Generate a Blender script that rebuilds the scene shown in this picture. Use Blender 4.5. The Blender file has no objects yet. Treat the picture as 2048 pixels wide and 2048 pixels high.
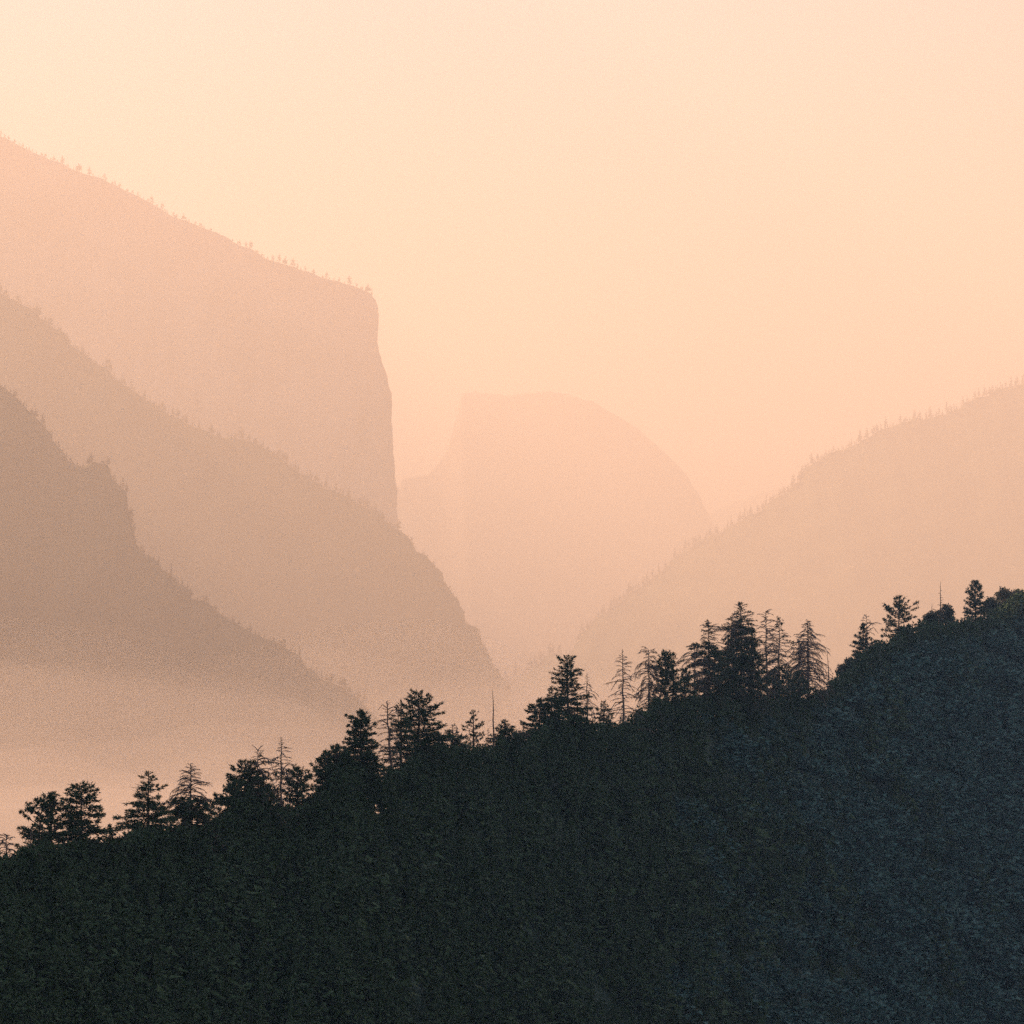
import bpy, math, random
import numpy as np

# ------------------------------------------------------------------ camera, world, sun, exposure
SC = bpy.context.scene
COL = SC.collection
F = 1024 / math.tan(math.radians(10.0))          # focal length in photo pixels (2048 wide)
PITCH = math.radians(2.6)
cam = bpy.data.objects.new('camera', bpy.data.cameras.new('camera'))
COL.objects.link(cam)
cam.data.sensor_width = 36.0
cam.data.lens = 18.0 / math.tan(math.radians(10.0))
cam.data.clip_start = 1.0
cam.data.clip_end = 90000.0
cam.location = (0, 0, 0)
cam.rotation_euler = (math.radians(90) + PITCH, 0, 0)
SC.camera = cam

SUN_ELEV = math.radians(36.0)
SUN_AZ = math.radians(-60.0)                       # seen from the camera, left of the view axis
world = bpy.data.worlds.new('World')
SC.world = world
world.use_nodes = True
wn = world.node_tree.nodes
sky = wn.new('ShaderNodeTexSky')
sky.sky_type = 'NISHITA'
sky.sun_disc = False
sky.sun_elevation = SUN_ELEV
sky.sun_rotation = SUN_AZ
sky.air_density = 2.0
sky.dust_density = 6.0
sky.ozone_density = 10.0
bg = wn['Background']
bg.inputs['Strength'].default_value = 0.05
world.node_tree.links.new(sky.outputs['Color'], bg.inputs['Color'])

sun = bpy.data.objects.new('sun', bpy.data.lights.new('sun', 'SUN'))
COL.objects.link(sun)
sun.data.energy = 5.0
sun.data.angle = math.radians(0.5)
sun.data.color = (1.0, 0.55, 0.285)
sun.rotation_euler = (math.radians(90) - SUN_ELEV, 0, math.pi - SUN_AZ)
# a sun lamp shines along its local -Z: tilt it so that the light travels from the sun towards the camera
import mathutils
sdir = mathutils.Vector((math.sin(SUN_AZ) * math.cos(SUN_ELEV), math.cos(SUN_AZ) * math.cos(SUN_ELEV), math.sin(SUN_ELEV)))
sun.rotation_euler = sdir.to_track_quat('Z', 'Y').to_euler()

SC.view_settings.view_transform = 'Standard'
SC.view_settings.look = 'None'
SC.view_settings.gamma = 1.0
SC.view_settings.use_curve_mapping = False
SC.view_settings.exposure = 2.02
SC.cycles.use_denoising = False      # the little noise that is left reads as the photograph's film grain
SC.cycles.volume_bounces = 0
SC.cycles.max_bounces = 6
SC.cycles.diffuse_bounces = 2

rng = np.random.default_rng(7)
random.seed(7)

# ------------------------------------------------------------------ helpers
def at(px, py, Y):
    """world point at forward distance Y along the ray through photo pixel (px, py)"""
    u = (px - 1024) / F; v = (1024 - py) / F
    cp, sp = math.cos(PITCH), math.sin(PITCH)
    k = Y / (cp - v * sp)
    return np.array([u * k, Y, (sp + v * cp) * k])

def lattice(n, seed):
    return np.random.default_rng(seed).random(n)

def noise1(x, seed, octs=5):
    x = np.asarray(x, float); out = np.zeros_like(x); a = 1.0
    for o in range(octs):
        l = lattice(4096, seed * 17 + o) * 2 - 1
        i = np.floor(x).astype(int); t = x - i; t = t * t * (3 - 2 * t)
        out += a * (l[i % 4096] * (1 - t) + l[(i + 1) % 4096] * t)
        x = x * 2.03 + 11.7; a *= 0.5
    return out

def noise2(x, y, seed, octs=4):
    x = np.asarray(x, float); y = np.asarray(y, float)
    out = np.zeros(np.broadcast(x, y).shape); a = 1.0
    for o in range(octs):
        l = np.random.default_rng(seed * 31 + o).random((256, 256)) * 2 - 1
        i = np.floor(x).astype(int); j = np.floor(y).astype(int)
        t = x - i; s = y - j; t = t * t * (3 - 2 * t); s = s * s * (3 - 2 * s)
        i0, i1, j0, j1 = i % 256, (i + 1) % 256, j % 256, (j + 1) % 256
        out += a * ((l[i0, j0] * (1 - t) + l[i1, j0] * t) * (1 - s) + (l[i0, j1] * (1 - t) + l[i1, j1] * t) * s)
        x = x * 2.03 + 5.3; y = y * 2.03 + 9.1; a *= 0.5
    return out

def mesh_obj(name, verts, faces, mat, parent=None, smooth=False):
    me = bpy.data.meshes.new(name)
    verts = np.asarray(verts, dtype=np.float32); faces = np.asarray(faces, dtype=np.int32)
    me.vertices.add(len(verts)); me.vertices.foreach_set('co', verts.ravel())
    k = faces.shape[1]
    me.loops.add(faces.size); me.loops.foreach_set('vertex_index', faces.ravel())
    me.polygons.add(len(faces))
    me.polygons.foreach_set('loop_start', np.arange(0, faces.size, k, dtype=np.int32))
    if smooth:
        me.polygons.foreach_set('use_smooth', np.ones(len(faces), dtype=bool))
    me.update(calc_edges=True)
    me.materials.append(mat)
    o = bpy.data.objects.new(name, me)
    COL.objects.link(o)
    if parent is not None: o.parent = parent
    return o

def tag(o, label, cat=None, group=None, kind=None):
    o['label'] = label
    if cat: o['category'] = cat
    if group: o['group'] = group
    if kind: o['kind'] = kind
    return o

def grid_faces(nr, nc):
    i = np.arange(nr - 1)[:, None] * nc + np.arange(nc - 1)[None, :]
    return np.stack([i, i + 1, i + nc + 1, i + nc], -1).reshape(-1, 4)

# ------------------------------------------------------------------ materials
def material(name, c1, c2, scale, rough=0.9, bump=0.0, bscale=None, detail=6.0):
    m = bpy.data.materials.new(name); m.use_nodes = True
    n = m.node_tree.nodes; l = m.node_tree.links
    b = n['Principled BSDF']; b.inputs['Roughness'].default_value = rough
    b.inputs['Specular IOR Level'].default_value = 0.15
    tc = n.new('ShaderNodeTexCoord'); nz = n.new('ShaderNodeTexNoise')
    nz.inputs['Scale'].default_value = scale; nz.inputs['Detail'].default_value = detail
    l.new(tc.outputs['Object'], nz.inputs['Vector'])
    r = n.new('ShaderNodeValToRGB')
    r.color_ramp.elements[0].position = 0.35; r.color_ramp.elements[0].color = (*c1, 1)
    r.color_ramp.elements[1].position = 0.65; r.color_ramp.elements[1].color = (*c2, 1)
    l.new(nz.outputs['Fac'], r.inputs['Fac']); l.new(r.outputs['Color'], b.inputs['Base Color'])
    if bump:
        n2 = n.new('ShaderNodeTexNoise'); n2.inputs['Scale'].default_value = bscale or scale * 4
        n2.inputs['Detail'].default_value = 8
        l.new(tc.outputs['Object'], n2.inputs['Vector'])
        bp = n.new('ShaderNodeBump'); bp.inputs['Strength'].default_value = 0.8; bp.inputs['Distance'].default_value = bump
        l.new(n2.outputs['Fac'], bp.inputs['Height']); l.new(bp.outputs['Normal'], b.inputs['Normal'])
    return m

M_GRANITE = material('granite', (0.20, 0.18, 0.16), (0.36, 0.33, 0.30), 0.006, bump=2, bscale=0.02)
M_WOODED = material('wooded_slope', (0.035, 0.05, 0.03), (0.09, 0.10, 0.06), 0.012, bump=1.0, bscale=0.05)
M_GROUND = material('forest_floor', (0.022, 0.05, 0.044), (0.028, 0.06, 0.052), 0.05, bump=1.0, bscale=0.4)

# ------------------------------------------------------------------ mountains
BASE = -300.0
def resample(poly, step):
    p = np.array(poly, float)
    d = np.r_[0, np.cumsum(np.hypot(*np.diff(p, axis=0).T))]
    n = int(d[-1] / step) + 2
    t = np.linspace(0, d[-1], n)
    return np.c_[np.interp(t, d, p[:, 0]), np.interp(t, d, p[:, 1])], t

def mountain(name, outline, Y0, front, back, mat, label, seed, step=4.0, rough=3.0, wave=22.0, steep=1.0, crag=0.035):
    p, t = resample(outline, step)
    tang = np.gradient(p, axis=0); tang /= np.maximum(np.hypot(tang[:, 0], tang[:, 1]), 1e-6)[:, None]
    nrm = np.c_[tang[:, 1], -tang[:, 0]]                       # up/outward in pixel space
    p = p + nrm * (noise1(t / wave, seed, 5) * rough)[:, None]
    rim = np.array([at(x, y, Y0) for x, y in p])
    xm = rim[:, 0].mean()
    k = np.hanning(31); k /= k.sum()
    pad = np.pad(rim, ((15, 15), (0, 0)), mode='edge')
    soft = np.stack([np.convolve(pad[:, c], k, mode='valid') for c in range(3)], 1)
    jag = rim
    rows = []
    sb = np.linspace(1, 0, 15)[:-1] ** 1.3
    sf = np.linspace(0, 1, 30) ** 1.4
    for s in sb:
        rim = jag + (soft - jag) * min(1, s * 6)
        z = BASE + (rim[:, 2] - BASE) * (1 - s)
        rows.append(np.c_[rim[:, 0] + (xm - rim[:, 0]) * 0.25 * s, rim[:, 1] + back * s + noise2(t / 60, np.full_like(t, s * 6), seed + 5) * back * 0.08 * s, z])
    for s in sf:
        rim = jag + (soft - jag) * min(1, s * 6)
        zf = (1 - s) ** steep
        z = BASE + (rim[:, 2] - BASE) * zf
        env = min(1, s * 5) * (1 - s)
        d = noise2(t / 45, np.full_like(t, s * 7), seed + 2) * front * crag * env
        gul = np.abs(noise2(t / 30, np.full_like(t, s * 2.2), seed + 3)) * front * crag * env
        rows.append(np.c_[rim[:, 0] + (xm - rim[:, 0]) * 0.22 * s, rim[:, 1] - front * s + d + gul, z - 8 * min(1, s * 8)])
    v = np.array(rows)
    o = mesh_obj(name, v.reshape(-1, 3), grid_faces(v.shape[0], v.shape[1]), mat, smooth=True)
    tag(o, label, kind='structure')
    return p

CLIFF = [(-1500, 260), (-1000, 120), (-500, 110), (-200, 190), (0, 272), (100, 318), (166, 346), (207, 358), (257, 383), (302, 404), (340, 427), (373, 441), (398, 455),
         (435, 466), (468, 484), (505, 502), (538, 518), (580, 532), (613, 544), (646, 556), (683, 565), (720, 577), (741, 588), (752, 601), (756, 622),
         (758, 650), (756, 684), (764, 721), (774, 758), (782, 791), (784, 837), (788, 899), (792, 961), (797, 1044), (806, 1150), (818, 1300), (850, 1450), (900, 1535)]
RIDGE_B = [(-1400, 600), (-900, 480), (-400, 440), (-100, 525), (0, 585), (41, 606), (75, 624), (95, 650), (132, 670), (145, 695), (178, 718), (207, 738), (248, 768), (290, 795), (331, 824),
           (393, 854), (439, 872), (489, 882), (530, 893), (580, 927), (621, 954), (663, 978), (720, 1004), (766, 1033), (799, 1060), (820, 1081), (845, 1110), (882, 1147), (907, 1184),
           (926, 1226), (933, 1242), (957, 1266), (969, 1292), (986, 1329), (1011, 1358), (1023, 1383), (1044, 1425), (1056, 1445), (1090, 1520), (1140, 1640)]
RIDGE_C = [(-1200, 900), (-700, 720), (-300, 680), (-100, 715), (0, 768), (25, 788), (62, 826), (95, 866), (116, 897), (145, 928), (166, 933), (190, 922), (211, 932), (224, 950), (248, 984), (259, 1026),
           (266, 1084), (286, 1106), (323, 1130), (352, 1160), (385, 1192), (435, 1220), (497, 1262), (580, 1302), (613, 1330), (642, 1355), (683, 1376), (720, 1402), (760, 1440), (830, 1520), (960, 1700), (1010, 1780)]
DOME = [(500, 1100), (700, 1010), (797, 969), (803, 957), (837, 950), (853, 950), (874, 928), (895, 899), (903, 874), (915, 824), (921, 795), (926, 785), (948, 784), (990, 789), (1031, 791), (1064, 785), (1097, 784),
        (1135, 789), (1197, 808), (1234, 830), (1280, 861), (1321, 899), (1362, 936), (1383, 965), (1404, 1002), (1433, 1056), (1465, 1130), (1540, 1260), (1650, 1400)]
FAR_RIDGE = [(1000, 1180), (1250, 1090), (1434, 1019), (1496, 994), (1546, 977), (1700, 940), (1900, 905), (2200, 880), (2800, 960)]
RIDGE_D = [(880, 1540), (960, 1425), (1000, 1382), (1019, 1367), (1048, 1348), (1073, 1323), (1093, 1310), (1131, 1305), (1143, 1297), (1160, 1268), (1189, 1243), (1260, 1188), (1289, 1167), (1331, 1134), (1372, 1101), (1405, 1080), (1443, 1062), (1496, 1033), (1538, 1008), (1571, 986),
           (1600, 962), (1612, 938), (1645, 912), (1662, 902), (1703, 890), (1737, 876), (1766, 857), (1828, 840), (1869, 832), (1931, 808), (1993, 780), (2047, 768), (2200, 715), (2600, 590), (3200, 520), (3600, 640)]

DIST = dict(cliff=7000, B=5500, C=4000, dome=13000, far=17000, D=9000)
mountain('mountain_range', FAR_RIDGE, DIST['far'], 1500, 1800, M_WOODED, 'faint far ridge showing just beside the rounded dome', 11, rough=2, step=8)
P_DOME = mountain('granite_dome', DOME, DIST['dome'], 650, 1500, M_GRANITE, 'pale rounded granite dome with a sheer edge in the hazy valley gap', 12, rough=2.0, step=5, steep=1.3, crag=0.004)
P_D = mountain('hillside', RIDGE_D, DIST['D'], 1000, 2500, M_WOODED, 'pink hazy wooded mountainside rising behind the dark ridge', 13, rough=4, crag=0.006)
P_CLIFF = mountain('cliff', CLIFF, DIST['cliff'], 1000, 3000, M_GRANITE, 'huge granite cliff with a sheer vertical edge and tree-dotted rim', 15, rough=2.2, wave=30, steep=1.5, crag=0.018)
P_B = mountain('ridge', RIDGE_B, DIST['B'], 360, 1300, M_WOODED, 'wooded ridge slanting down in front of the sheer cliff', 16, rough=4, crag=0.004)
P_C = mountain('ridge', RIDGE_C, DIST['C'], 260, 900, M_WOODED, 'nearest hazy ridge with a rocky knob below the cliff', 17, rough=4, crag=0.004)

# unseen wall added left of the view to shade the near air and trees
def shade_wall():
    ys = np.linspace(-2600, 2300, 120); xs = np.linspace(-2600, -380, 70)
    X, Y = np.meshgrid(xs, ys)
    env = np.clip((Y + 2600) / 900, 0, 1) * np.clip((2300 - Y) / 700, 0, 1)
    env = env * env * (3 - 2 * env)
    H = WALL_H * (1 + 0.12 * noise1(ys / 500, 61)[:, None]) * env
    d = np.abs(X + 1250) / np.where(X > -1250, 860, 1350)
    Z = BASE + (H - BASE) * np.clip(1 - d, 0, 1) ** 1.1 + 30 * noise2(X / 160, Y / 160, 62) * np.clip(1 - d, 0, 1)
    o = mesh_obj('shade_wall', np.stack([X, Y, Z], -1).reshape(-1, 3), grid_faces(len(ys), len(xs)), M_WOODED)
    tag(o, 'unseen steep wall added on the left to shade the near slope', kind='structure')
WALL_H = 1300
shade_wall()

# ------------------------------------------------------------------ ground: valley floor, dark foreground ridge, viewpoint hill
CREST = np.array([(-3000, 2300), (-1200, 2000), (-400, 1830), (0, 1748), (100, 1732), (250, 1716), (400, 1682), (550, 1652), (700, 1592), (800, 1550), (900, 1510), (1000, 1508), (1050, 1504), (1150, 1482), (1250, 1464),
                  (1400, 1424), (1560, 1412), (1640, 1390), (1700, 1350), (1800, 1284), (1900, 1257), (1960, 1252), (2000, 1218), (2048, 1196), (2200, 1130), (2600, 1040), (3600, 1100), (6000, 1500)], float)
def crest_y(px): return np.interp(px, CREST[:, 0], CREST[:, 1])
def crest_dist(px): return np.interp(px, [-3000, 0, 700, 1400, 2048, 4000, 6000], [260, 300, 380, 600, 930, 1250, 1450])
def ground_z(x, y):
    x = np.asarray(x, float); y = np.asarray(y, float)
    yy = np.maximum(y, 40.0)
    px = np.clip(1024 + F * x / yy, -3000, 6000)
    Yc = crest_dist(px)
    el = (1024 - crest_y(px)) / F
    zc = Yc * np.tan(np.arctan(el) + PITCH)
    d = y - Yc
    zr = zc - 0.52 * np.maximum(-d, 0) - 0.45 * np.maximum(d, 0)
    fade = np.clip((y - 60) / 120, 0, 1)
    zr = zr * fade + (-200) * (1 - fade)
    r = np.hypot(x, y)
    zv = -1.7 - 0.75 * np.maximum(r - 4, 0)                 # the viewpoint the camera stands on
    zv = np.where(y < 0, np.maximum(zv, -1.7 - 0.15 * r), zv)
    zf = BASE + 12 * noise2(x / 900, y / 900, 40)
    rough = 1.2 * noise2(x / 25, y / 25, 41)
    return np.maximum(np.maximum(zr + rough * np.clip((np.abs(d) - 5) / 30, 0, 1), zv), zf)

def axis(lo, hi, fine_lo, fine_hi, fs):
    a = list(np.arange(fine_lo, fine_hi + 1, fs)); s = fs; v = fine_hi
    while v < hi: s *= 1.25; v += s; a.append(min(v, hi))
    s = fs; v = fine_lo
    while v > lo: s *= 1.25; v -= s; a.insert(0, max(v, lo))
    return np.array(sorted(set(a)))
gx = axis(-20000, 20000, -200, 300, 5.0); gy = axis(-6000, 24000, -30, 1180, 5.0)
GX, GY = np.meshgrid(gx, gy)
GZ = ground_z(GX, GY)
g = mesh_obj('ground', np.stack([GX, GY, GZ], -1).reshape(-1, 3), grid_faces(len(gy), len(gx)), M_GROUND, smooth=True)
tag(g, 'dark slope and valley floor under the silhouetted trees', kind='structure')

# ------------------------------------------------------------------ vegetation materials
M_BARK = material('bark', (0.05, 0.042, 0.035), (0.09, 0.075, 0.06), 3.0, bump=0.03, bscale=12)
M_DEAD = material('dead_wood', (0.08, 0.075, 0.07), (0.14, 0.13, 0.12), 3.0, bump=0.02, bscale=12)
M_NEEDLE = material('needles', (0.024, 0.055, 0.027), (0.034, 0.072, 0.036), 1.5)
M_OAK = material('oak_leaves', (0.045, 0.062, 0.050), (0.075, 0.092, 0.072), 1.2)
M_HAZE_CHAP = material('haze_tinted_chaparral', (0.036, 0.098, 0.096), (0.042, 0.108, 0.106), 0.6)  # brush whose teal colour carries the bluish haze and light at the right
M_FAR = material('far_needles', (0.035, 0.05, 0.03), (0.05, 0.065, 0.04), 0.5)

def unit(v): return v / np.maximum(np.linalg.norm(v, axis=-1, keepdims=True), 1e-9)

def leaf_tris(pos, dirs, size, n, R, bias=0.8, wid=0.2, jit=0.25, flat=0.0):
    """n narrow leaf-sized triangles for each tuft"""
    m = len(pos)
    if m == 0: return np.zeros((0, 3, 3))
    size = np.broadcast_to(np.asarray(size, float), (m,))
    p = np.repeat(pos, n, 0); d = np.repeat(dirs, n, 0); sz = np.repeat(size, n) * R.uniform(0.6, 1.25, m * n)
    g = R.normal(size=(m * n, 3)); g[:, 2] *= (1 - flat)
    r = unit(d * bias + g * 0.75)
    p = p + R.normal(size=(m * n, 3)) * (jit * sz)[:, None]
    w = unit(np.cross(r, R.normal(size=(m * n, 3)))) * (sz * wid)[:, None]
    return np.stack([p - w, p + w, p + r * sz[:, None]], 1)

def tube(pts, rad, sides=4):
    pts = np.asarray(pts, float); rad = np.asarray(rad, float)
    t = unit(np.gradient(pts, axis=0))
    ref = np.array([0.31, 0.87, 0.21]) if abs(t[0][2]) > 0.8 else np.array([0, 0, 1.0])
    a = unit(np.cross(t, ref)); b = np.cross(t, a)
    th = np.arange(sides) * 2 * np.pi / sides
    v = pts[:, None] + rad[:, None, None] * (np.cos(th)[None, :, None] * a[:, None] + np.sin(th)[None, :, None] * b[:, None])
    n = len(pts); f = []
    for i in range(n - 1):
        for k in range(sides):
            k2 = (k + 1) % sides
            f.append((i * sides + k, i * sides + k2, (i + 1) * sides + k2, (i + 1) * sides + k))
    return v.reshape(-1, 3), np.array(f, dtype=np.int32)

def join_tubes(parts):
    vs, fs, o = [], [], 0
    for v, f in parts:
        vs.append(v); fs.append(f + o); o += len(v)
    return np.concatenate(vs), np.concatenate(fs)

def mixed_mesh(name, tris, tubes, mats):
    """one mesh: leaf triangles (material 0) and wood quads (material 1)"""
    nv = len(tris) * 3
    v = [tris.reshape(-1, 3)] if nv else []
    if tubes:
        tv, tf = join_tubes(tubes); v.append(tv); tf = tf + nv
    else: tf = np.zeros((0, 4), np.int32)
    v = np.concatenate(v).astype(np.float32)
    me = bpy.data.meshes.new(name)
    me.vertices.add(len(v)); me.vertices.foreach_set('co', v.ravel())
    loops = np.concatenate([np.arange(nv, dtype=np.int32), tf.ravel().astype(np.int32)])
    starts = np.concatenate([np.arange(0, nv, 3), nv + np.arange(0, tf.size, 4)]).astype(np.int32)
    me.loops.add(len(loops)); me.loops.foreach_set('vertex_index', loops)
    me.polygons.add(len(starts)); me.polygons.foreach_set('loop_start', starts)
    me.polygons.foreach_set('material_index', np.r_[np.zeros(len(tris), np.int32), np.ones(len(tf), np.int32)])
    for m in mats: me.materials.append(m)
    me.update(calc_edges=True)
    return me

def link(name, me, parent=None):
    o = bpy.data.objects.new(name, me); COL.objects.link(o)
    if parent is not None: o.parent = parent
    return o

# ------------------------------------------------------------------ branches
def branch_curve(start, az, length, e0, e1, R, n=6, wob=0.05):
    """a branch that leaves the trunk at elevation e0 and ends at elevation e1 (degrees)"""
    pts = [np.array(start, float)]; step = length / (n - 1); a = az
    for i in range(n - 1):
        e = math.radians(e0 + (e1 - e0) * (i / (n - 2)) + R.normal() * 6)
        a += R.normal() * wob * 2
        pts.append(pts[-1] + step * np.array([math.cos(a) * math.cos(e), math.sin(a) * math.cos(e), math.sin(e)]))
    return np.array(pts)

def along(pts, t):
    x = np.linspace(0, 1, len(pts)); t = np.atleast_1d(t)
    p = np.stack([np.interp(t, x, pts[:, k]) for k in range(3)], 1)
    d = np.gradient(pts, axis=0); d = np.stack([np.interp(t, x, d[:, k]) for k in range(3)], 1)
    return p, unit(d)

def twigs_for(pts, length, R, count, drop, rad, ln=0.3):
    out = []
    t = R.uniform(0.25, 1.0, count)
    p, d = along(pts, t)
    for i in range(count):
        side = unit(np.cross(d[i], [0, 0, 1]))
        q = unit(d[i] * 0.7 + side * R.choice([-1, 1]) * R.uniform(0.5, 1.1) + np.array([0, 0, drop + R.normal() * 0.25]))
        l = length * ln * R.uniform(0.5, 1.2) * (1.15 - 0.5 * t[i])
        e = p[i] + q * l; m = p[i] + q * l * 0.5 + np.array([0, 0, -0.06 * l])
        out.append(tube([p[i], m, e + np.array([0, 0, drop * 0.25 * l])], [rad, rad * 0.8, rad * 0.45], 3))
    return out

# ------------------------------------------------------------------ tree builder
def tree(spec):
    x, top, kind, prof, label, o = spec
    R = np.random.default_rng(int(x * 13 + top * 7))
    Y = float(crest_dist(x)) + o.get('back', R.uniform(-3, 6))
    mpp = Y / F
    q_ = max(1.0, mpp / 0.078)
    tip = at(x, top, Y)
    bx = x + o.get('lean', 0)
    base = at(bx, top + 100, Y); base[2] = float(ground_z(base[0], Y)) - 0.4
    H = tip[2] - base[2]
    name = {'fir': 'fir_tree', 'pine': 'pine_tree', 'dead': 'dead_conifer', 'spire': 'dead_tree_snag', 'oak': 'oak_tree'}[kind]
    root = bpy.data.objects.new(name, None); COL.objects.link(root); root.location = base
    root.empty_display_size = 1
    tag(root, label, 'tree', o.get('group'))
    L = lambda p: np.asarray(p) - base                                   # world -> local
    dys = np.array([p[0] for p in prof], float) * mpp
    hws = np.array([p[1] for p in prof], float) * mpp * {'fir': 1.18, 'pine': 1.2, 'dead': 1.12}.get(kind, 1.0)
    ph, amp = R.uniform(0, 6.28), R.uniform(0.03, 0.16)
    nseed = int(x) % 900 + 1
    hw = lambda d: float(np.interp(d, dys, hws)) * (float(np.interp(d / mpp, [0, 28], [0.62, 1.0])) if kind != 'dead' else 1.0)
    gd = np.array([p[0] for p in o.get('green', [(0, 0.0 if kind in ('dead', 'spire') else 1.0)])], float) * mpp
    gv = np.array([p[1] for p in o.get('green', [(0, 0.0 if kind in ('dead', 'spire') else 1.0)])], float)
    green = lambda d: float(np.interp(d, gd, gv))
    # trunk
    n = 9
    r0 = (o.get('r', 0.011) * H + 0.03) if kind in ('dead', 'spire') else o.get('r', 0.016) * H + 0.05
    tt = np.linspace(0, 1, n)
    ax = np.array([L(base) + (L(tip) - L(base)) * t for t in tt])
    ax[1:-1, :2] += R.normal(size=(n - 2, 2)) * 0.012 * H * o.get('wob', 0.35)
    axis_at = lambda d: np.array([np.interp(1 - d / H, tt, ax[:, k]) for k in range(3)])
    cut = o.get('broken', 0.0)
    rad = r0 * (1 - tt) ** 0.85 + 0.028 + cut
    rad[0] *= 1.35
    v, f = tube(ax, rad, 7)
    tr = mesh_obj('trunk', v, f, M_DEAD if kind in ('dead', 'spire') else M_BARK, root, smooth=True)
    if kind == 'oak':
        tr.data.materials[0] = M_BARK
    tris, tubes, nb = [], [], 0
    bot = min(H * 0.97, max(dys[-1], 0) + o.get('skirt', 40 if kind in ('fir', 'pine') else 10) * mpp)
    # characterful limbs given by their outline in the photo
    for pl, rr in o.get('limbs', []):
        dep = R.uniform(-1, 1) * 0.5
        P = []
        for k, (dx, dy) in enumerate(pl):
            a = axis_at(dy * mpp) if k == 0 else np.array([L(at(x + dx, top + dy, Y))[0], 0, L(at(x + dx, top + dy, Y))[2]])
            if k: a[1] = dep * abs(dx) * mpp
            P.append(a)
        P = np.array(P)
        Pd = np.stack([np.interp(np.linspace(0, 1, 9), np.linspace(0, 1, len(P)), P[:, k]) for k in range(3)], 1)
        ln = np.linalg.norm(np.diff(P, axis=0), axis=1).sum()
        tb = [tube(Pd, np.linspace(rr * mpp, rr * mpp * 0.35, 9), 4)] + twigs_for(Pd, ln, R, o.get('limb_twigs', 7), -0.2, 0.022, 0.28)
        vv, ff = join_tubes(tb)
        mesh_obj('limb', vv, ff, M_DEAD, root)
    if kind in ('fir', 'pine', 'dead'):
        d = o.get('start', 2) * mpp
        az = R.uniform(0, 6.28)
        sp = o.get('gap', {'fir': 1.9, 'pine': 2.2, 'dead': 3.0}[kind]) * mpp
        while d < bot:
            w = hw(d)
            g = green(d)
            frac = d / max(bot, 1e-3)
            az += 2.4 + R.normal() * 0.5
            ln = w * R.uniform(0.75, 1.0 + 0.4 * min(1.0, frac * 4))
            if R.random() < o.get('odd', 0.06): ln *= 1.3
            ln *= 1 + amp * math.cos(az - ph)
            ln *= float(np.clip(1 + 0.20 * noise1(np.array([d / (7 * mpp)]), nseed, 2)[0], 0.55, 1.3))
            if kind == 'dead' and R.random() < 0.12: ln *= R.uniform(0.15, 0.55)
            if ln > 0.08:
                st = axis_at(d)
                if kind == 'dead':
                    e0 = np.interp(frac, [0, 0.15, 0.4, 1], [45, 25, 8, 0]) + R.normal() * 8
                    e1 = e0 - o.get('droop', 45) * R.uniform(0.5, 1.25)
                    pts = branch_curve(st, az, ln * 1.12, e0, e1, R, wob=0.12)
                    rb = max(0.022 * q_, 0.014 * ln + 0.026 * q_)
                    wood = [tube(pts, np.linspace(rb, rb * 0.45, len(pts)), 3)]
                    wood += twigs_for(pts, ln, R, int(2.0 * o.get('twigs', 7) * min(1.0, 0.4 + ln / 1.6)), -o.get('twdrop', 0.35), 0.024 * q_, 0.30)
                    if g < 0.35:
                        vv, ff = join_tubes(wood)
                        if nb < 120: mesh_obj('branch', vv, ff, M_DEAD, root)
                        else: tubes += wood
                        nb += 1
                    else: tubes += wood
                    if g > 0 and R.random() < g + 0.15:
                        k = max(3, int(ln / (0.13 * q_) * (0.4 + g)))
                        p, q = along(pts, R.uniform(0.15, 1, k))
                        p = p + R.normal(size=p.shape) * [0.18, 0.18, 0.14]
                        tris.append(leaf_tris(p, q, 0.36 * q_, 5, R, bias=0.5))
                elif kind == 'fir':
                    e0 = np.interp(frac, [0, 0.1, 0.35, 1], [38, 14, -2, -16]) + R.normal() * 5
                    e1 = e0 + min(14, 0.5 * o.get('tipup', 16)) * R.uniform(0.2, 1.6)
                    pts = branch_curve(st, az, ln, e0, e1, R)
                    tubes.append(tube(pts, np.linspace(0.014 * ln + 0.018, 0.012, len(pts)), 3))
                    if R.random() < g:
                        k = max(3, int(ln / ((0.15 - 0.05 * frac) * q_)))
                        t = R.uniform(0.12, 1, k)
                        p, q = along(pts, t)
                        sd = unit(np.cross(q, [0, 0, 1])) * R.choice([-1, 1], k)[:, None]
                        spread = (0.30 * ln * (1.1 - t) + 0.10) * R.uniform(0.1, 1, k)
                        p = p + sd * spread[:, None] + q * (0.4 * spread)[:, None] + np.array([0, 0, 1.0]) * R.normal(size=(k, 1)) * 0.05
                        tris.append(leaf_tris(p, unit(q + sd * 0.5), o.get('leaf', 0.34) * q_ * min(1.0, 0.45 + 0.35 * ln / q_), 6, R, bias=0.9, wid=0.22, jit=0.3, flat=0.45))
                        pe, qe = along(pts, np.array([0.8, 0.92, 1.0]))
                        tris.append(leaf_tris(pe, unit(qe + [0, 0, 0.25]), 0.42 * q_ * min(1.0, 0.5 + 0.4 * ln / q_), 3, R, bias=2.4, wid=0.13, jit=0.12))
                else:
                    e0 = np.interp(frac, [0, 0.15, 0.5, 1], [50, 24, 8, -8]) + R.normal() * 8
                    e1 = e0 + R.uniform(2, 20)
                    pts = branch_curve(st, az, ln, e0, e1, R, wob=0.1)
                    tubes.append(tube(pts, np.linspace(0.02 * ln + 0.02, 0.018, len(pts)), 3))
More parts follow.
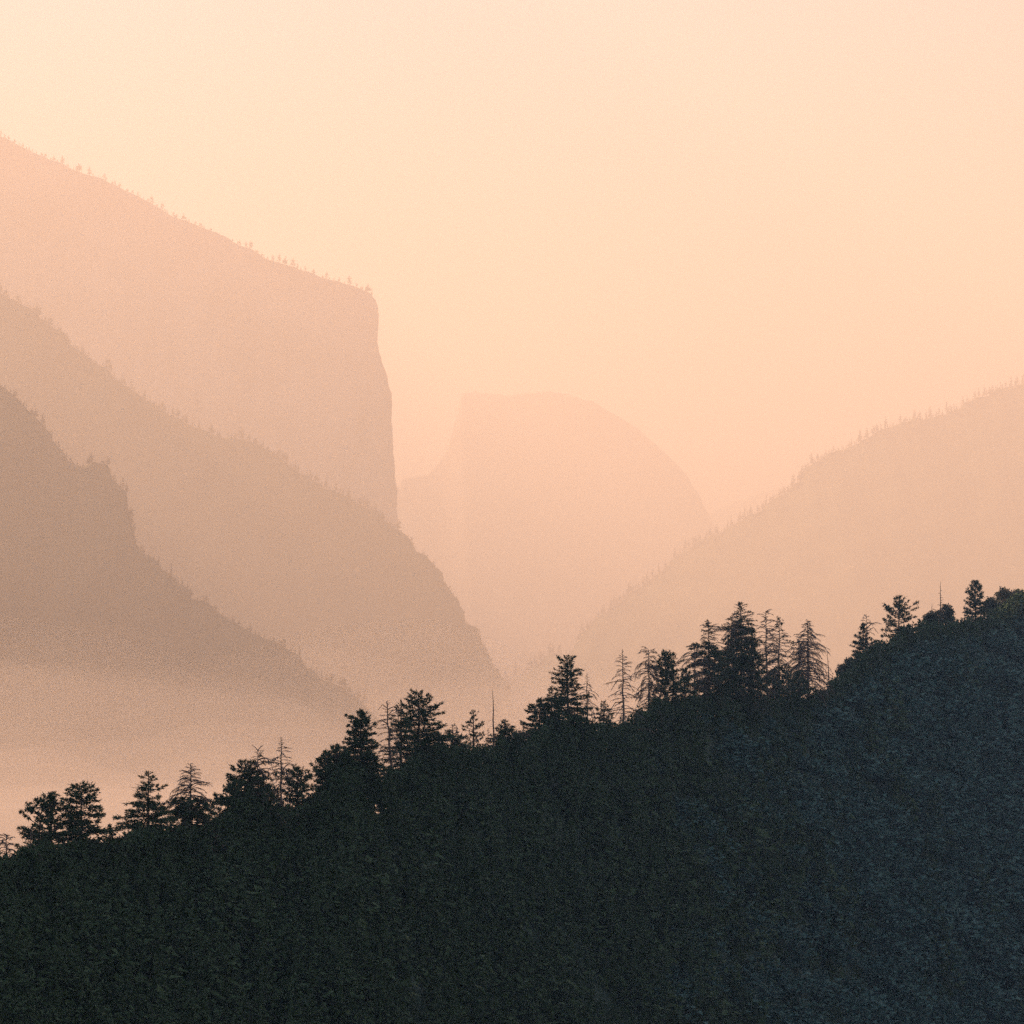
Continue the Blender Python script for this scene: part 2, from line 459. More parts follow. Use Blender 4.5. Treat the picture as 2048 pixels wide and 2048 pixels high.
                    if R.random() < g:
                        k = max(2, int(ln / (o.get('tuft_gap', 0.24) * q_)))
                        t = R.uniform(0.15, 1.0, k) ** 0.85
                        t[0] = 1.0
                        p, q = along(pts, t)
                        sd = unit(np.cross(q, [0, 0, 1])) * R.normal(size=(k, 1)) * 0.22 * ln
                        p = p + sd * (1.1 - t)[:, None] + np.array([0, 0, 1.0]) * np.abs(R.normal(size=(k, 1))) * 0.10
                        tris.append(leaf_tris(p, unit(q + [0, 0, 0.5]), o.get('leaf', 0.32) * q_, 12, R, bias=0.25, wid=0.17, jit=0.2))
            d += sp * R.uniform(0.6, 1.4) * (0.75 if kind != 'dead' else 0.6 + 0.35 * frac)
        if o.get('leader', True) and kind != 'dead':
            tp = np.array([axis_at(z * mpp) for z in np.linspace(0, 8, 7)])
            tris.append(leaf_tris(tp, np.tile([0, 0, 1.0], (7, 1)), 0.2, 6, R, bias=0.8))
    elif kind == 'spire':
        for (dy, dx, rise) in o.get('stubs', []):
            st = axis_at(dy * mpp)
            e = st + np.array([dx * mpp, R.normal() * abs(dx) * mpp * 0.5, rise * mpp])
            m = (st + e) / 2 + np.array([0, 0, 0.12 * abs(dx) * mpp])
            rb = o.get('stub_r', 0.03) * q_
            vv, ff = tube([st, m, e], [rb, rb * 0.8, rb * 0.4], 4)
            mesh_obj('branch', vv, ff, M_DEAD, root)
    elif kind == 'oak':
        lobes = o['lobes']                                                # (dx, dy, radius) in photo pixels
        for (dx, dy, rr) in lobes:
            c = L(at(x + dx, top + dy, Y)); r = rr * mpp
            c[1] += R.normal() * r * 0.3
            k = int(60 * (r / q_) ** 2) + 25
            u = unit(R.normal(size=(k, 3)))
            p = c + u * (r * R.uniform(0.25, 1.02, k) ** 0.6)[:, None] * [1, 1, 0.85]
            tris.append(leaf_tris(p, u, 0.30 * q_, 8, R, bias=0.5, wid=0.32, jit=0.5))
            st = axis_at(min(H * 0.85, (dy + rr) * mpp + 0.5))
            tubes.append(tube([st, (st + c) / 2 + R.normal(size=3) * 0.1, c], [0.07, 0.05, 0.02], 4))
    allt = np.concatenate(tris) if tris else np.zeros((0, 3, 3))
    if len(allt) or tubes:
        cm = M_OAK if kind == 'oak' else M_NEEDLE
        link('crown', mixed_mesh('crown', allt, tubes, [cm, M_DEAD if kind == 'dead' else M_BARK]), root)
    return root

TREES = [
 (13, 1670, 'dead', [(0, 6), (8, 18), (25, 24), (70, 26)], 'bare umbrella-shaped treetop in the bottom corner at the low end of the ridge', dict(droop=60, twigs=9, start=1, gap=2.2)),
 (61, 1655, 'dead', [(0, 2), (30, 12), (60, 20)], 'thin bare sapling top beside the lowest open pine', dict(droop=30, gap=4, r=0.012)),
 (80, 1626, 'dead', [(0, 3), (40, 14), (90, 16)], 'slender half-bare trunk showing through the lowest open pine', dict(droop=30, gap=5, r=0.012, green=[(0, 0.2), (40, 0.7), (90, 1)])),
 (101, 1592, 'pine', [(0, 9), (10, 20), (24, 36), (40, 30), (60, 38), (85, 46), (120, 50)], 'lowest open pine with a rounded top and flat outspread boughs', dict(gap=2.2, leaf=0.34, lean=2)),
 (163, 1572, 'fir', [(0, 14), (6, 22), (14, 30), (30, 24), (45, 28), (55, 38), (70, 30), (90, 42), (120, 50), (160, 50)], 'flat-topped fir with ragged boughs sticking out, beside the lowest pine', dict(gap=2.1, odd=0.14, tipup=18)),
 (219, 1649, 'fir', [(0, 3), (15, 7), (35, 8), (60, 14)], 'tiny pointed sapling in the gap between two firs at the low end', dict(gap=1.7)),
 (240, 1676, 'oak', [(0, 10)], 'low lacy bush in the gap at the low end of the ridge', dict(lobes=[(0, 10, 12), (-14, 16, 10), (12, 18, 10)])),
 (297, 1545, 'fir', [(0, 5), (12, 18), (26, 14), (36, 30), (48, 34), (56, 20), (70, 38), (90, 46), (120, 52), (170, 56)], 'fir with a thin half-bare top above a broad dense skirt', dict(gap=2.0, green=[(0, 0.9), (28, 0.5), (50, 0.4), (62, 1.0)], odd=0.12)),
 (381, 1527, 'dead', [(0, 5), (10, 10), (25, 18), (40, 25), (55, 33), (70, 36), (74, 40), (100, 48), (150, 54)], 'bare cone-shaped treetop with drooping twigs above a green dome', dict(droop=50, gap=1.5, twigs=8, green=[(0, 0), (64, 0.0), (72, 1.0), (150, 1.0)])),
 (490, 1522, 'fir', [(0, 6), (12, 20), (25, 28), (40, 36), (55, 34), (75, 42), (95, 50), (140, 55)], 'broad dark fir leaning against a fork-topped dead tree', dict(gap=1.9)),
 (516, 1498, 'dead', [(0, 3), (15, 14), (30, 26), (45, 30), (70, 28), (120, 35)], 'fork-topped dead conifer with long drooping limbs', dict(droop=55, gap=2.6, limbs=[([(0, 4), (-5, -3), (-12, -8)], 1.0), ([(0, 2), (7, -6), (12, -7)], 0.9), ([(0, 22), (15, 16), (26, 26), (31, 40)], 1.3), ([(0, 34), (14, 24), (26, 32)], 1.1)], green=[(0, 0), (40, 0.25), (60, 0.9)])),
 (562, 1473, 'dead', [(0, 3), (15, 7), (30, 14), (55, 24), (75, 26), (95, 20), (110, 24), (150, 26)], 'sharp bare snag with a crooked limb between two dark firs', dict(droop=50, gap=2.7, twigs=6, lean=2, limbs=[([(0, 74), (8, 60), (16, 54), (25, 58)], 1.3), ([(0, 62), (-12, 66), (-16, 78)], 0.9)])),
 (595, 1536, 'pine', [(0, 5), (10, 18), (25, 24), (45, 28), (65, 30), (90, 30)], 'short dense conifer just downhill of the sharp bare snag', dict(gap=1.6, leaf=0.32)),
 (651, 1507, 'pine', [(0, 7), (12, 14), (35, 22), (60, 26), (80, 18), (100, 26)], 'lumpy dense tree at the outer edge of a tall pointed fir', dict(gap=1.5, leaf=0.36)),
 (672, 1493, 'pine', [(0, 8), (14, 18), (40, 26), (80, 36)], 'rounded dense tree half hidden by a tall pointed fir', dict(gap=1.5, leaf=0.36)),
 (723, 1420, 'fir', [(0, 3), (8, 6), (14, 17), (26, 24), (40, 22), (55, 29), (75, 36), (90, 30), (110, 42), (180, 46)], 'tall dense pointed fir with tufted side shoots', dict(gap=1.5, tipup=30, leaf=0.36)),
 (775, 1405, 'dead', [(0, 3), (20, 16), (40, 22), (65, 18), (95, 20), (120, 16)], 'gnarled bare tree with candelabra limbs beside the pointed fir', dict(lean=8, droop=35, gap=3.6, wob=0.6, r=0.016, limbs=[([(0, 14), (8, 10), (14, 8), (22, 9)], 1.2), ([(0, 12), (-10, 4), (-18, 14)], 1.0), ([(0, 26), (10, 16), (18, 14)], 1.1), ([(0, 44), (-12, 34), (-19, 40)], 1.1), ([(0, 8), (-2, -2), (3, -4)], 0.9), ([(0, 60), (10, 50), (18, 52)], 1.0)])),
 (802, 1399, 'fir', [(0, 3), (14, 8), (30, 18), (50, 20), (70, 24), (110, 24)], 'thin straight conifer with sparse boughs between gnarled tree and broad fir', dict(gap=3.2, green=[(0, 0.2), (16, 0.6), (60, 0.9)])),
 (837, 1386, 'fir', [(0, 12), (6, 18), (14, 20), (24, 27), (34, 30), (46, 38), (60, 36), (80, 44), (150, 50)], 'broad fir with a square tufted crown beside the thin straight conifer', dict(gap=1.8, tipup=28)),
 (905, 1449, 'dead', [(0, 2), (12, 8), (20, 16), (36, 22), (60, 22)], 'little bare-tipped tree poking out of the bushes', dict(droop=20, gap=2.0, green=[(0, 0), (14, 0.4), (26, 1)])),
 (947, 1425, 'pine', [(0, 8), (6, 14), (16, 10), (25, 17), (36, 20), (50, 14), (70, 16)], 'small open pine standing clear of the bushes', dict(gap=2.6, leaf=0.30)),
 (976, 1457, 'dead', [(0, 2), (20, 6), (40, 8)], 'tiny bare snag at the foot of the tall bare pole', dict(gap=3, r=0.012)),
 (985, 1381, 'spire', [(0, 1), (110, 4)], 'tall bare pole snag with hair-thin drooping twigs', dict(lean=3, r=0.011, stub_r=0.022, stubs=[(28, 8, -3), (40, -10, -5), (38, 10, -6), (50, 12, -4), (58, -13, -7), (62, 10, -7), (70, -13, -9), (74, 11, -9), (84, -12, -8), (90, 9, -6)])),
 (1009, 1440, 'fir', [(0, 4), (8, 12), (20, 20), (35, 26), (70, 28)], 'dome-shaped dense conifer beside the tall bare pole', dict(gap=1.4, tipup=30)),
 (1040, 1461, 'oak', [(0, 10)], 'lacy see-through bush in a dip of the ridge', dict(lobes=[(-6, 8, 9), (8, 12, 10), (-2, 24, 12), (12, 28, 10)])),
 (1080, 1396, 'fir', [(0, 4), (10, 12), (30, 20), (55, 26), (90, 30)], 'dark dense conifer on the lower side of the layered fir', dict(gap=1.4, tipup=30)),
 (1103, 1374, 'fir', [(0, 4), (8, 12), (20, 10), (40, 16), (80, 20)], 'short conifer with stubby side boughs hugging the layered fir', dict(gap=1.9, tipup=15)),
 (1134, 1312, 'fir', [(0, 4), (6, 10), (12, 22), (20, 14), (30, 22), (40, 28), (48, 20), (60, 24), (75, 28), (110, 36), (160, 40)], 'big layered fir with a crooked flag-like top', dict(lean=4, gap=1.6, odd=0.14, tipup=16)),
 (1174, 1346, 'dead', [(0, 2), (15, 7), (30, 14), (45, 19), (80, 20)], 'slim bare snag close beside the big layered fir', dict(droop=55, gap=2.6, twigs=6)),
 (1208, 1402, 'fir', [(0, 3), (10, 9), (25, 15), (50, 20)], 'small see-through cone-shaped conifer between two bare snags', dict(gap=1.8, green=[(0, 0.8)])),
 (1245, 1299, 'dead', [(0, 2), (22, 10), (34, 14), (50, 14), (65, 22), (80, 19), (100, 26), (130, 30), (160, 30)], 'tall bare snag with arching tiered branches standing alone', dict(lean=2, droop=45, gap=2.5, twigs=8, limbs=[([(0, 62), (-12, 64), (-22, 80)], 1.1), ([(0, 64), (12, 66), (20, 80)], 1.1), ([(0, 104), (-14, 106), (-24, 122)], 1.2), ([(0, 40), (-10, 44), (-14, 52)], 0.8)])),
 (1297, 1300, 'dead', [(0, 12), (6, 18), (25, 18), (45, 21), (70, 22), (95, 22), (120, 22)], 'weeping flat-topped dead tree against a dark rounded pine', dict(droop=75, gap=1.6, twigs=10, twdrop=0.7, lean=1)),
 (1330, 1309, 'pine', [(0, 8), (8, 16), (20, 22), (45, 26), (70, 27), (110, 28)], 'dense rounded pine beside the weeping dead tree', dict(gap=1.3, leaf=0.34)),
 (1347, 1303, 'dead', [(0, 3), (8, 8), (20, 10), (40, 12)], 'thin bare leader rising over the rounded pine', dict(gap=3, r=0.012, droop=-10)),
 (1389, 1290, 'dead', [(0, 8), (8, 18), (25, 25), (50, 27), (75, 26), (110, 24)], 'wide weeping dead tree uphill of the rounded pine', dict(droop=60, gap=1.9, twigs=10, twdrop=0.5)),
 (1417, 1241, 'dead', [(0, 5), (12, 14), (30, 18), (45, 22), (60, 26), (90, 30), (160, 34)], 'bare-topped conifer with a dense dark core, shorter neighbour of the tallest', dict(droop=40, gap=1.5, twigs=8, green=[(0, 0), (40, 0.1), (58, 0.9), (160, 0.8)])),
 (1465, 1230, 'dead', [(0, 3), (15, 14), (35, 26), (60, 30), (100, 30), (170, 30)], 'twin stem on the downhill side of the tallest tree', dict(droop=50, gap=1.7, twigs=9, green=[(0, 0), (40, 0.2), (70, 0.8)])),
 (1481, 1206, 'dead', [(0, 4), (10, 12), (28, 17), (45, 20), (70, 26), (100, 34), (140, 40), (200, 42)], 'tallest tree on the ridge with a dense dark core and bare tip', dict(droop=40, gap=1.4, twigs=8, green=[(0, 0), (35, 0.15), (52, 0.9), (200, 0.9)])),
 (1504, 1253, 'fir', [(0, 2), (15, 5), (60, 8), (120, 10)], 'narrow green stem on the uphill side of the tallest tree', dict(gap=2.0)),
 (1531, 1223, 'dead', [(0, 12), (10, 17), (30, 20), (60, 22), (110, 22), (170, 18)], 'tall bare tree with a clean dark trunk next to the tallest tree', dict(lean=5, droop=50, gap=2.1, twigs=8)),
 (1558, 1235, 'dead', [(0, 3), (15, 10), (30, 14), (50, 21), (100, 25), (160, 28)], 'slender bare-topped tree between the clean trunk and the weeping cone', dict(droop=45, gap=2.1, twigs=8, green=[(0, 0), (80, 0.2), (110, 0.8)])),
 (1598, 1273, 'dead', [(0, 8), (15, 13), (50, 18), (100, 22)], 'short fine-twigged tree tucked against the weeping cone', dict(droop=60, gap=1.6, twigs=10)),
 (1616, 1240, 'dead', [(0, 5), (10, 10), (25, 18), (50, 28), (80, 36), (110, 42), (130, 46)], 'broad weeping cone of fine bare branches on the shoulder of the ridge', dict(droop=60, gap=1.05, twigs=10, twdrop=0.5, r=0.015)),
 (1654, 1300, 'spire', [(0, 1), (60, 4)], 'short leaning spike beside the weeping cone', dict(lean=6, r=0.012, stubs=[(10, -3, -2), (22, 4, -3), (34, -5, -3), (40, 6, -4)])),
 (1696, 1316, 'oak', [(0, 10)], 'rounded leafy oak on the bare shoulder below the steep step', dict(lobes=[(0, 10, 10), (-12, 20, 9), (8, 24, 12), (-16, 30, 7), (14, 14, 8), (-4, 34, 12)])),
 (1727, 1247, 'pine', [(0, 4), (20, 8), (40, 14), (70, 18), (100, 24)], 'narrow green conifer at the steep step of the ridge', dict(gap=1.5, leaf=0.36)),
 (1733, 1229, 'dead', [(0, 5), (10, 8), (24, 12), (60, 14)], 'bare tree with arching limbs at the steep step of the ridge', dict(lean=4, gap=4, droop=50, limbs=[([(0, 28), (10, 18), (20, 16), (30, 19)], 1.1), ([(0, 34), (14, 26), (24, 38)], 0.9), ([(0, 18), (8, 14), (14, 24)], 0.8), ([(0, 6), (-4, 0), (-7, 10)], 0.8)])),
 (1798, 1196, 'pine', [(0, 7), (8, 12), (16, 17), (26, 23), (36, 22), (46, 26), (60, 22), (68, 30), (80, 22)], 'open tufted pine standing clear on the upper slope', dict(gap=1.5, leaf=0.36, tuft_gap=0.34)),
 (1865, 1221, 'oak', [(0, 10)], 'low round oak at the foot of the tall bare spire, downhill side', dict(lobes=[(0, 10, 10), (-10, 16, 9), (9, 14, 9), (0, 22, 11)])),
 (1893, 1208, 'oak', [(0, 10)], 'taller round oak hugging the tall bare spire', dict(lobes=[(0, 8, 8), (5, 16, 9), (-7, 18, 9), (6, 28, 10), (-4, 32, 10)])),
 (1881, 1162, 'spire', [(0, 1), (80, 4)], 'tall bare spire with short stubs among the round oaks', dict(r=0.013, lean=1, stub_r=0.035, stubs=[(12, -2, 0), (20, 3, 1), (25, -4, 0), (33, 5, -1), (40, 6, 3), (44, 4, 2), (50, -8, 2), (47, -5, 0), (29, 3, 0)])),
 (1864, 1207, 'spire', [(0, 1), (30, 2)], 'tiny thin pole behind the low round oak', dict(r=0.012, stubs=[(6, 2, 1)])),
 (1930, 1198, 'spire', [(0, 1), (50, 3)], 'short bare spire just below the upper pine', dict(r=0.012, stubs=[(20, -4, 0), (26, -4, -2), (35, 3, 0)])),
 (1951, 1163, 'pine', [(0, 4), (8, 10), (18, 14), (26, 13), (36, 17), (44, 17), (54, 20), (66, 17), (76, 12)], 'uppermost pointed pine near the top of the dark ridge', dict(gap=1.1, leaf=0.32)),
 (1981, 1194, 'oak', [(0, 10)], 'leafy oak just above the uppermost pine', dict(lobes=[(0, 9, 9), (-8, 16, 8), (10, 14, 9), (0, 24, 12), (-12, 26, 8)])),
 (2006, 1176, 'oak', [(0, 10)], 'leafy oak with a pointed lobe on the ridge top', dict(lobes=[(0, 7, 7), (8, 13, 9), (-6, 15, 8), (2, 26, 13)])),
 (470, 1566, 'pine', [(0, 6), (12, 20), (40, 30), (90, 36)], 'low bushy conifer under the downhill side of the fork-topped dead tree', dict(gap=1.6)),
 (541, 1572, 'pine', [(0, 5), (12, 16), (40, 22), (80, 26)], 'low dark conifer wedged between fork-topped tree and sharp bare snag', dict(gap=1.8)),
 (694, 1508, 'fir', [(0, 6), (12, 20), (40, 32), (90, 36)], 'low dense conifer under the downhill boughs of the tall pointed fir', dict(gap=1.6)),
 (868, 1462, 'fir', [(0, 5), (12, 16), (40, 24), (70, 28)], 'low dark conifer at the uphill foot of the square-crowned fir', dict(gap=1.6)),
 (1370, 1340, 'pine', [(0, 6), (15, 15), (40, 20), (70, 24)], 'low bushy conifer between the rounded pine and the wide weeping dead tree', dict(gap=1.8)),
 (1441, 1318, 'fir', [(0, 4), (15, 12), (40, 18), (90, 24)], 'dark half-grown conifer in front of the twin stem', dict(gap=1.9, green=[(0, 0.7)])),
 (1516, 1312, 'fir', [(0, 4), (15, 12), (40, 18), (90, 22)], 'dark half-grown conifer just uphill of the tallest tree', dict(gap=1.9, green=[(0, 0.7)])),
 (1547, 1338, 'pine', [(0, 5), (15, 13), (40, 18), (70, 22)], 'low bushy conifer at the foot of the clean dark trunk', dict(gap=1.9)),
 (1577, 1330, 'fir', [(0, 4), (15, 12), (40, 20), (80, 24)], 'dark half-grown conifer at the downhill foot of the weeping cone', dict(gap=1.9, green=[(0, 0.7)])),
 (1596, 1345, 'pine', [(0, 6), (15, 14), (40, 22)], 'low bushy conifer under the downhill skirt of the weeping cone', dict(gap=1.7)),
 (2032, 1179, 'oak', [(0, 10)], 'leafy oak on the ridge top close to the picture edge', dict(lobes=[(0, 9, 10), (-10, 15, 9), (9, 13, 9), (0, 26, 14)])),
]
for sp in TREES: tree(sp)

# ------------------------------------------------------------------ thicket along the crest: the solid dark mass out of which the trees rise
SOLID = np.array([(-200, 1770), (0, 1722), (45, 1708), (60, 1698), (130, 1692), (200, 1678), (225, 1694), (245, 1692), (262, 1660), (330, 1660), (345, 1668), (420, 1655), (445, 1640), (470, 1600), (540, 1610), (580, 1625), (620, 1606), (632, 1590),
                  (660, 1552), (740, 1530), (760, 1550), (800, 1538), (830, 1500), (880, 1488), (940, 1494), (985, 1494), (1000, 1476), (1025, 1480), (1045, 1492), (1060, 1475), (1090, 1440), (1165, 1440), (1185, 1452), (1220, 1458), (1250, 1450),
                  (1290, 1420), (1310, 1402), (1360, 1398), (1390, 1394), (1450, 1400), (1520, 1404), (1560, 1400), (1620, 1390), (1650, 1376), (1670, 1360), (1700, 1346), (1715, 1318), (1750, 1294), (1790, 1277), (1815, 1252), (1850, 1245), (1900, 1245),
                  (1960, 1245), (1975, 1228), (2000, 1208), (2048, 1188), (2200, 1120)], float)
def solid_y(px): return np.interp(px, SOLID[:, 0], SOLID[:, 1])
R = np.random.default_rng(99)
n = 24000
px = R.uniform(-60, 2110, n)
py0 = solid_y(px) + 8 * noise1(px / 15, 71, 5) + 2
py = py0 + R.uniform(0, 1, n) ** 0.9 * np.maximum(crest_y(px) + 52 - py0, 24)
Yt = crest_dist(px) * (1 + R.uniform(-0.017, 0.01, n))
P = np.array([at(a, b, c) for a, b, c in zip(px, py, Yt)])
gz = ground_z(P[:, 0], P[:, 1])
keep = P[:, 2] > gz - 1.0
T = leaf_tris(P[keep], unit(R.normal(size=(keep.sum(), 3)) + [0, 0, 0.6]), 0.46 * np.maximum(1, Yt[keep] / 420), 10, R, bias=0.5, wid=0.3, jit=0.7)
o = link('thicket', mixed_mesh('thicket', T, [], [M_NEEDLE]))
tag(o, 'dense dark brush massed along the crest of the near ridge', kind='stuff')

# ------------------------------------------------------------------ forest covering the shaded slope below the crest
def low_conifer(R, layers=10, per=9):
    t = []
    for i in range(layers):
        z = 1 - (i + 0.3) / layers; w = 0.30 * (1 - z) ** 0.8 + 0.02
        a = R.uniform(0, 6.28, per) + np.arange(per) * 6.28 / per
        p = np.c_[np.cos(a) * w * 0.45, np.sin(a) * w * 0.45, np.full(per, z)]
        d = np.c_[np.cos(a), np.sin(a), np.full(per, -0.35)]
        t.append(leaf_tris(p + R.normal(size=p.shape) * w * [0.35, 0.35, 0.12], unit(d), w * 0.34 + 0.02, 4, R, bias=1.2, wid=0.28, jit=0.5))
    t = np.concatenate(t)
    c = []                                                          # dark inner body so that the crown is not see-through
    for k in range(7):
        a, b = k * 6.28 / 7, (k + 1) * 6.28 / 7
        c.append([[0, 0, 0.75], [0.10 * math.cos(a), 0.10 * math.sin(a), 0.05], [0.10 * math.cos(b), 0.10 * math.sin(b), 0.05]])
    return np.concatenate([t, np.array(c)])
def low_bush(R):
    k = 60
    u = unit(R.normal(size=(k, 3)) + [0, 0, 0.35]); u[:, 2] = np.abs(u[:, 2])
    p = u * R.uniform(0.45, 1.0, k)[:, None] * (1 + 0.25 * np.sin(u[:, :1] * 5 + R.uniform(0, 6)))
    return leaf_tris(p * [0.5, 0.5, 0.8], u, 0.13, 7, R, bias=0.5, wid=0.34, jit=0.8)
bushes = [low_bush(np.random.default_rng(240 + k)) for k in range(6)]
protos = [low_conifer(np.random.default_rng(200 + k)) for k in range(6)]
R = np.random.default_rng(5)
out = []; out2 = []
cells = [(a, dd) for dd in np.arange(3, 150, 2.7) for a in np.arange(-140, 2190, 27)]
for a, dd in cells:
    a = a + R.uniform(-16, 16); Yc = float(crest_dist(a))
    Yp = Yc - dd * (Yc / 420) - R.uniform(-1.8, 1.8)
    if Yp < 150: continue
    X = (a - 1024) / F * Yp
    z = float(ground_z(X, Yp))
    brush = R.random() < np.clip((a - 1250) / 550, 0, 0.95)  # haze-coloured brush takes over towards the right
    h = R.uniform(2.0, 4.2) if brush else 3.2 + 7.5 * R.random() ** 2
    h *= max(1.0, Yc / 420)
    if 1024 + F * math.tan(PITCH - math.atan2(z + h, Yp)) > 2110: continue
    zt = at(a, solid_y(a) + 12, Yp)[2]
    h = min(h, (zt - z) * R.uniform(0.7, 1.0))
    if h < 1.0: continue
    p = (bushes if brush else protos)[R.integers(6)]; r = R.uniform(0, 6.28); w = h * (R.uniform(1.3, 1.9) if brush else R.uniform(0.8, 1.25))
    q = p.copy(); cx, sx = math.cos(r), math.sin(r)
    q[..., 0] = (p[..., 0] * cx - p[..., 1] * sx) * w + X
    q[..., 1] = (p[..., 0] * sx + p[..., 1] * cx) * w + Yp
    q[..., 2] = p[..., 2] * h + z - 0.2
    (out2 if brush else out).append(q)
o = link('forest', mixed_mesh('forest', np.concatenate(out), [], [M_NEEDLE]))
tag(o, 'dark conifer forest massed over the shaded near slope', kind='stuff')

o = link('haze_tinted_chaparral', mixed_mesh('haze_tinted_chaparral', np.concatenate(out2), [], [M_HAZE_CHAP]))
tag(o, 'brush over the upper near slope with bluish haze put into its colour', kind='stuff')

# ------------------------------------------------------------------ far trees along the hazy rims
def far_tree_mesh(name, R, slim, tiers, droop=-0.3):
    t = []
    for i in range(tiers):
        z = 1 - (i + 0.2) / tiers * 0.85; w = slim * (1 - z * 0.95) ** 0.8 + 0.015
        k = 6; a = R.uniform(0, 6.28, k)
        p = np.c_[np.cos(a) * w * 0.3, np.sin(a) * w * 0.3, np.full(k, z)]
        t.append(leaf_tris(p, unit(np.c_[np.cos(a), np.sin(a), np.full(k, droop)]), w * R.uniform(0.6, 1.2) + 0.03, 2, R, bias=1.8, wid=0.3, jit=0.15))
    tr = tube([[0, 0, -0.1], [0, 0, 0.5], [0, 0, 0.99]], [0.025, 0.018, 0.006], 4)
    return mixed_mesh(name, np.concatenate(t), [tr], [M_FAR, M_BARK])
FM = [far_tree_mesh('far_conifer', np.random.default_rng(300 + k), s_, t_, d_) for k, (s_, t_, d_) in enumerate([(0.22, 8, -0.3), (0.16, 9, -0.4), (0.30, 6, 0.1), (0.12, 10, -0.5), (0.26, 7, 0.0), (0.36, 5, 0.2)])]
SHAPE = ['pointed conifer', 'slim conifer', 'rounded tree', 'needle-thin conifer', 'bushy conifer', 'low round tree']
def rim_trees(path, Y0, x0, x1, count, h0, h1, name, zones, group, seed, pick=(0, 1, 2, 3, 4, 5), clump=0.5, skip=()):
    R = np.random.default_rng(seed)
    p = path[(path[:, 0] >= x0) & (path[:, 0] <= x1)]
    d = np.r_[0, np.cumsum(np.hypot(*np.diff(p, axis=0).T))]
    pos = 0.0; step = d[-1] / count; n = 0
    for k in range(count):
        s = (k + R.uniform(0, 1)) * step
        if R.random() < clump: s = s + 0.6 * step * math.sin(k * 1.7)
        x = np.interp(s, d, p[:, 0]); y = np.interp(s, d, p[:, 1])
        if any(a <= x <= b for a, b in skip): continue
        w = at(x, y, Y0 + R.uniform(-8, 12))
        ob = bpy.data.objects.new(name, FM[R.choice(pick)])
        COL.objects.link(ob)
        h = h0 + (h1 - h0) * R.random() ** 2.8
        ob.location = (w[0], w[1], w[2] - 0.08 * h)
        wd = h * R.uniform(0.8, 1.4)
        ob.scale = (wd, wd, h); ob.rotation_euler = (R.normal() * 0.04, R.normal() * 0.04, R.uniform(0, 6.28))
        zone = zones[min(len(zones) - 1, int(len(zones) * (x - x0) / (x1 - x0)))]
        look = ('tall ' if h > h0 + 0.45 * (h1 - h0) else '') + SHAPE[FM.index(ob.data)]
        tag(ob, 'hazy %s %s' % (look.replace('tall low', 'tall'), zone), 'tree', group)
rim_trees(P_CLIFF, DIST['cliff'], -60, 745, 120, 7, 24, 'rim_tree', ['on the cliff rim in the top corner of the picture', 'on the upper cliff rim', 'on the middle of the cliff rim', 'on the cliff rim above the sheer corner'], 'trees on the cliff rim', 1, pick=(0, 2, 4, 5, 5), skip=((425, 462),))
rim_trees(P_B, DIST['B'], -40, 800, 150, 7, 24, 'ridge_tree', ['on the slanting ridge at the picture edge', 'on the upper part of the slanting ridge', 'on the middle of the slanting ridge', 'on the slanting ridge below the sheer corner'], 'trees on the ridge before the cliff', 2)
rim_trees(P_B, DIST['B'], 800, 1000, 34, 4, 10, 'ledge_tree', ['on the upper steep edge of the slanting ridge', 'on the lower steep edge of the slanting ridge'], 'stunted trees on the steep ridge edge', 3, pick=(2, 4, 5))
rim_trees(P_C, DIST['C'], -40, 740, 120, 5, 18, 'slope_tree', ['on the nearest hazy ridge above its rocky knob', 'on the nearest hazy ridge just below its knob', 'on the low tail of the nearest hazy ridge'], 'trees on the nearest hazy ridge', 4)
rim_trees(P_D, DIST['D'], 1150, 2070, 270, 11, 42, 'hillside_tree', ['on the lowest part of the pink mountainside', 'on the pink mountainside beside the dome', 'on the middle skyline of the pink mountainside', 'on the upper skyline of the pink mountainside', 'on the pink skyline at the picture edge'], 'trees on the pink mountainside skyline', 5, pick=(0, 1, 3, 3, 4))
rim_trees(P_D, DIST['D'], 1010, 1142, 24, 20, 56, 'spur_tree', ['on the lower slope of the small spur', 'on the crest of the small spur'], 'trees on the small spur', 6, pick=(0, 1, 3))

# ------------------------------------------------------------------ haze
def haze_box():
    x0, x1, y0, y1, z0, z1 = -20500, 20500, -6500, 24500, BASE - 40, 1620
    v = [(x, y, z) for x in (x0, x1) for y in (y0, y1) for z in (z0, z1)]
    f = [(0, 1, 3, 2), (4, 6, 7, 5), (0, 4, 5, 1), (2, 3, 7, 6), (0, 2, 6, 4), (1, 5, 7, 3)]
    m = bpy.data.materials.new('haze'); m.use_nodes = True
    n = m.node_tree.nodes; n.remove(n['Principled BSDF'])
    pv = n.new('ShaderNodeVolumePrincipled')
    pv.inputs['Color'].default_value = (0.98, 0.925, 0.87, 1)
    pv.inputs['Density'].default_value = 0.00023
    pv.inputs['Anisotropy'].default_value = 0.20
    m.node_tree.links.new(pv.outputs['Volume'], n['Material Output'].inputs['Volume'])
    o = mesh_obj('haze', v, f, m)
    tag(o, 'warm peach haze filling the whole valley', kind='stuff')
haze_box()

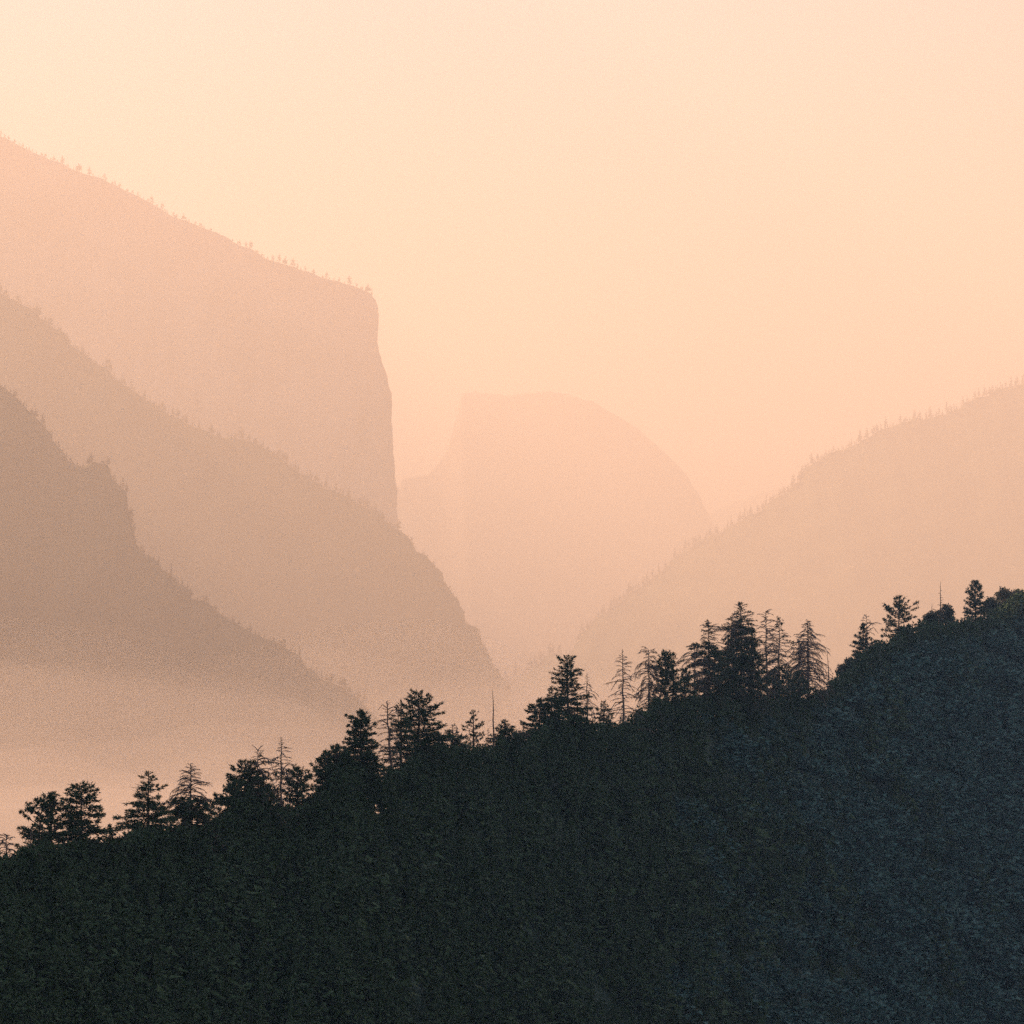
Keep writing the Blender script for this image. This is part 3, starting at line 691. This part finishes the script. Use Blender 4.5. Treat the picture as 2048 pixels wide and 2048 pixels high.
def valley_mist(MIST_TOP, MIST_DENSITY, seed, label):
    """a bank of thicker mist lying in the valley beyond the near ridge"""
    xs = np.linspace(-2300, 250, 80); ys = np.linspace(1200, 6500, 44)
    X, Y = np.meshgrid(xs, ys)
    edge = np.minimum.reduce([(X + 2300) / 500, (250 - X) / 650, (Y - 1200) / 900, (6500 - Y) / 900]).clip(0, 1)
    Z = MIST_TOP - 60 * (1 - edge ** 0.5) + 26 * noise2(X / 600, Y / 500, seed) + 30 * noise1(X / 260 + Y / 2500, seed, 3)
    n = len(xs) * len(ys)
    v = np.concatenate([np.stack([X, Y, Z], -1).reshape(-1, 3), np.stack([X, Y, np.full_like(X, BASE - 25)], -1).reshape(-1, 3)])
    g = grid_faces(len(ys), len(xs))
    b = np.r_[np.arange(len(xs)), np.arange(1, len(ys)) * len(xs) + len(xs) - 1, (np.arange(len(xs) - 2, -1, -1) + (len(ys) - 1) * len(xs)), np.arange(len(ys) - 2, 0, -1) * len(xs)]
    b2 = np.roll(b, -1)
    f = np.concatenate([g, g[:, ::-1] + n, np.stack([b, b + n, b2 + n, b2], 1)])
    m = bpy.data.materials.new('mist'); m.use_nodes = True
    nd = m.node_tree.nodes; nd.remove(nd['Principled BSDF'])
    pv = nd.new('ShaderNodeVolumePrincipled')
    pv.inputs['Color'].default_value = (0.98, 0.925, 0.87, 1)
    pv.inputs['Density'].default_value = MIST_DENSITY
    pv.inputs['Anisotropy'].default_value = 0.20
    m.node_tree.links.new(pv.outputs['Volume'], nd['Material Output'].inputs['Volume'])
    o = mesh_obj('mist', v, f, m)
    tag(o, label, kind='stuff')
for a in ((-5, 0.00005, 81, 'thinnest highest veil of mist over the valley'), (-45, 0.00009, 82, 'thin veil of mist above the valley floor'), (-85, 0.00016, 83, 'pale soft bank of mist in the valley'),
          (-125, 0.00032, 84, 'pale low bank of mist in the valley'), (-165, 0.0009, 85, 'thick bank of mist low on the valley floor'), (-200, 0.0016, 86, 'dense ground mist lying on the valley floor')):
    valley_mist(*a)
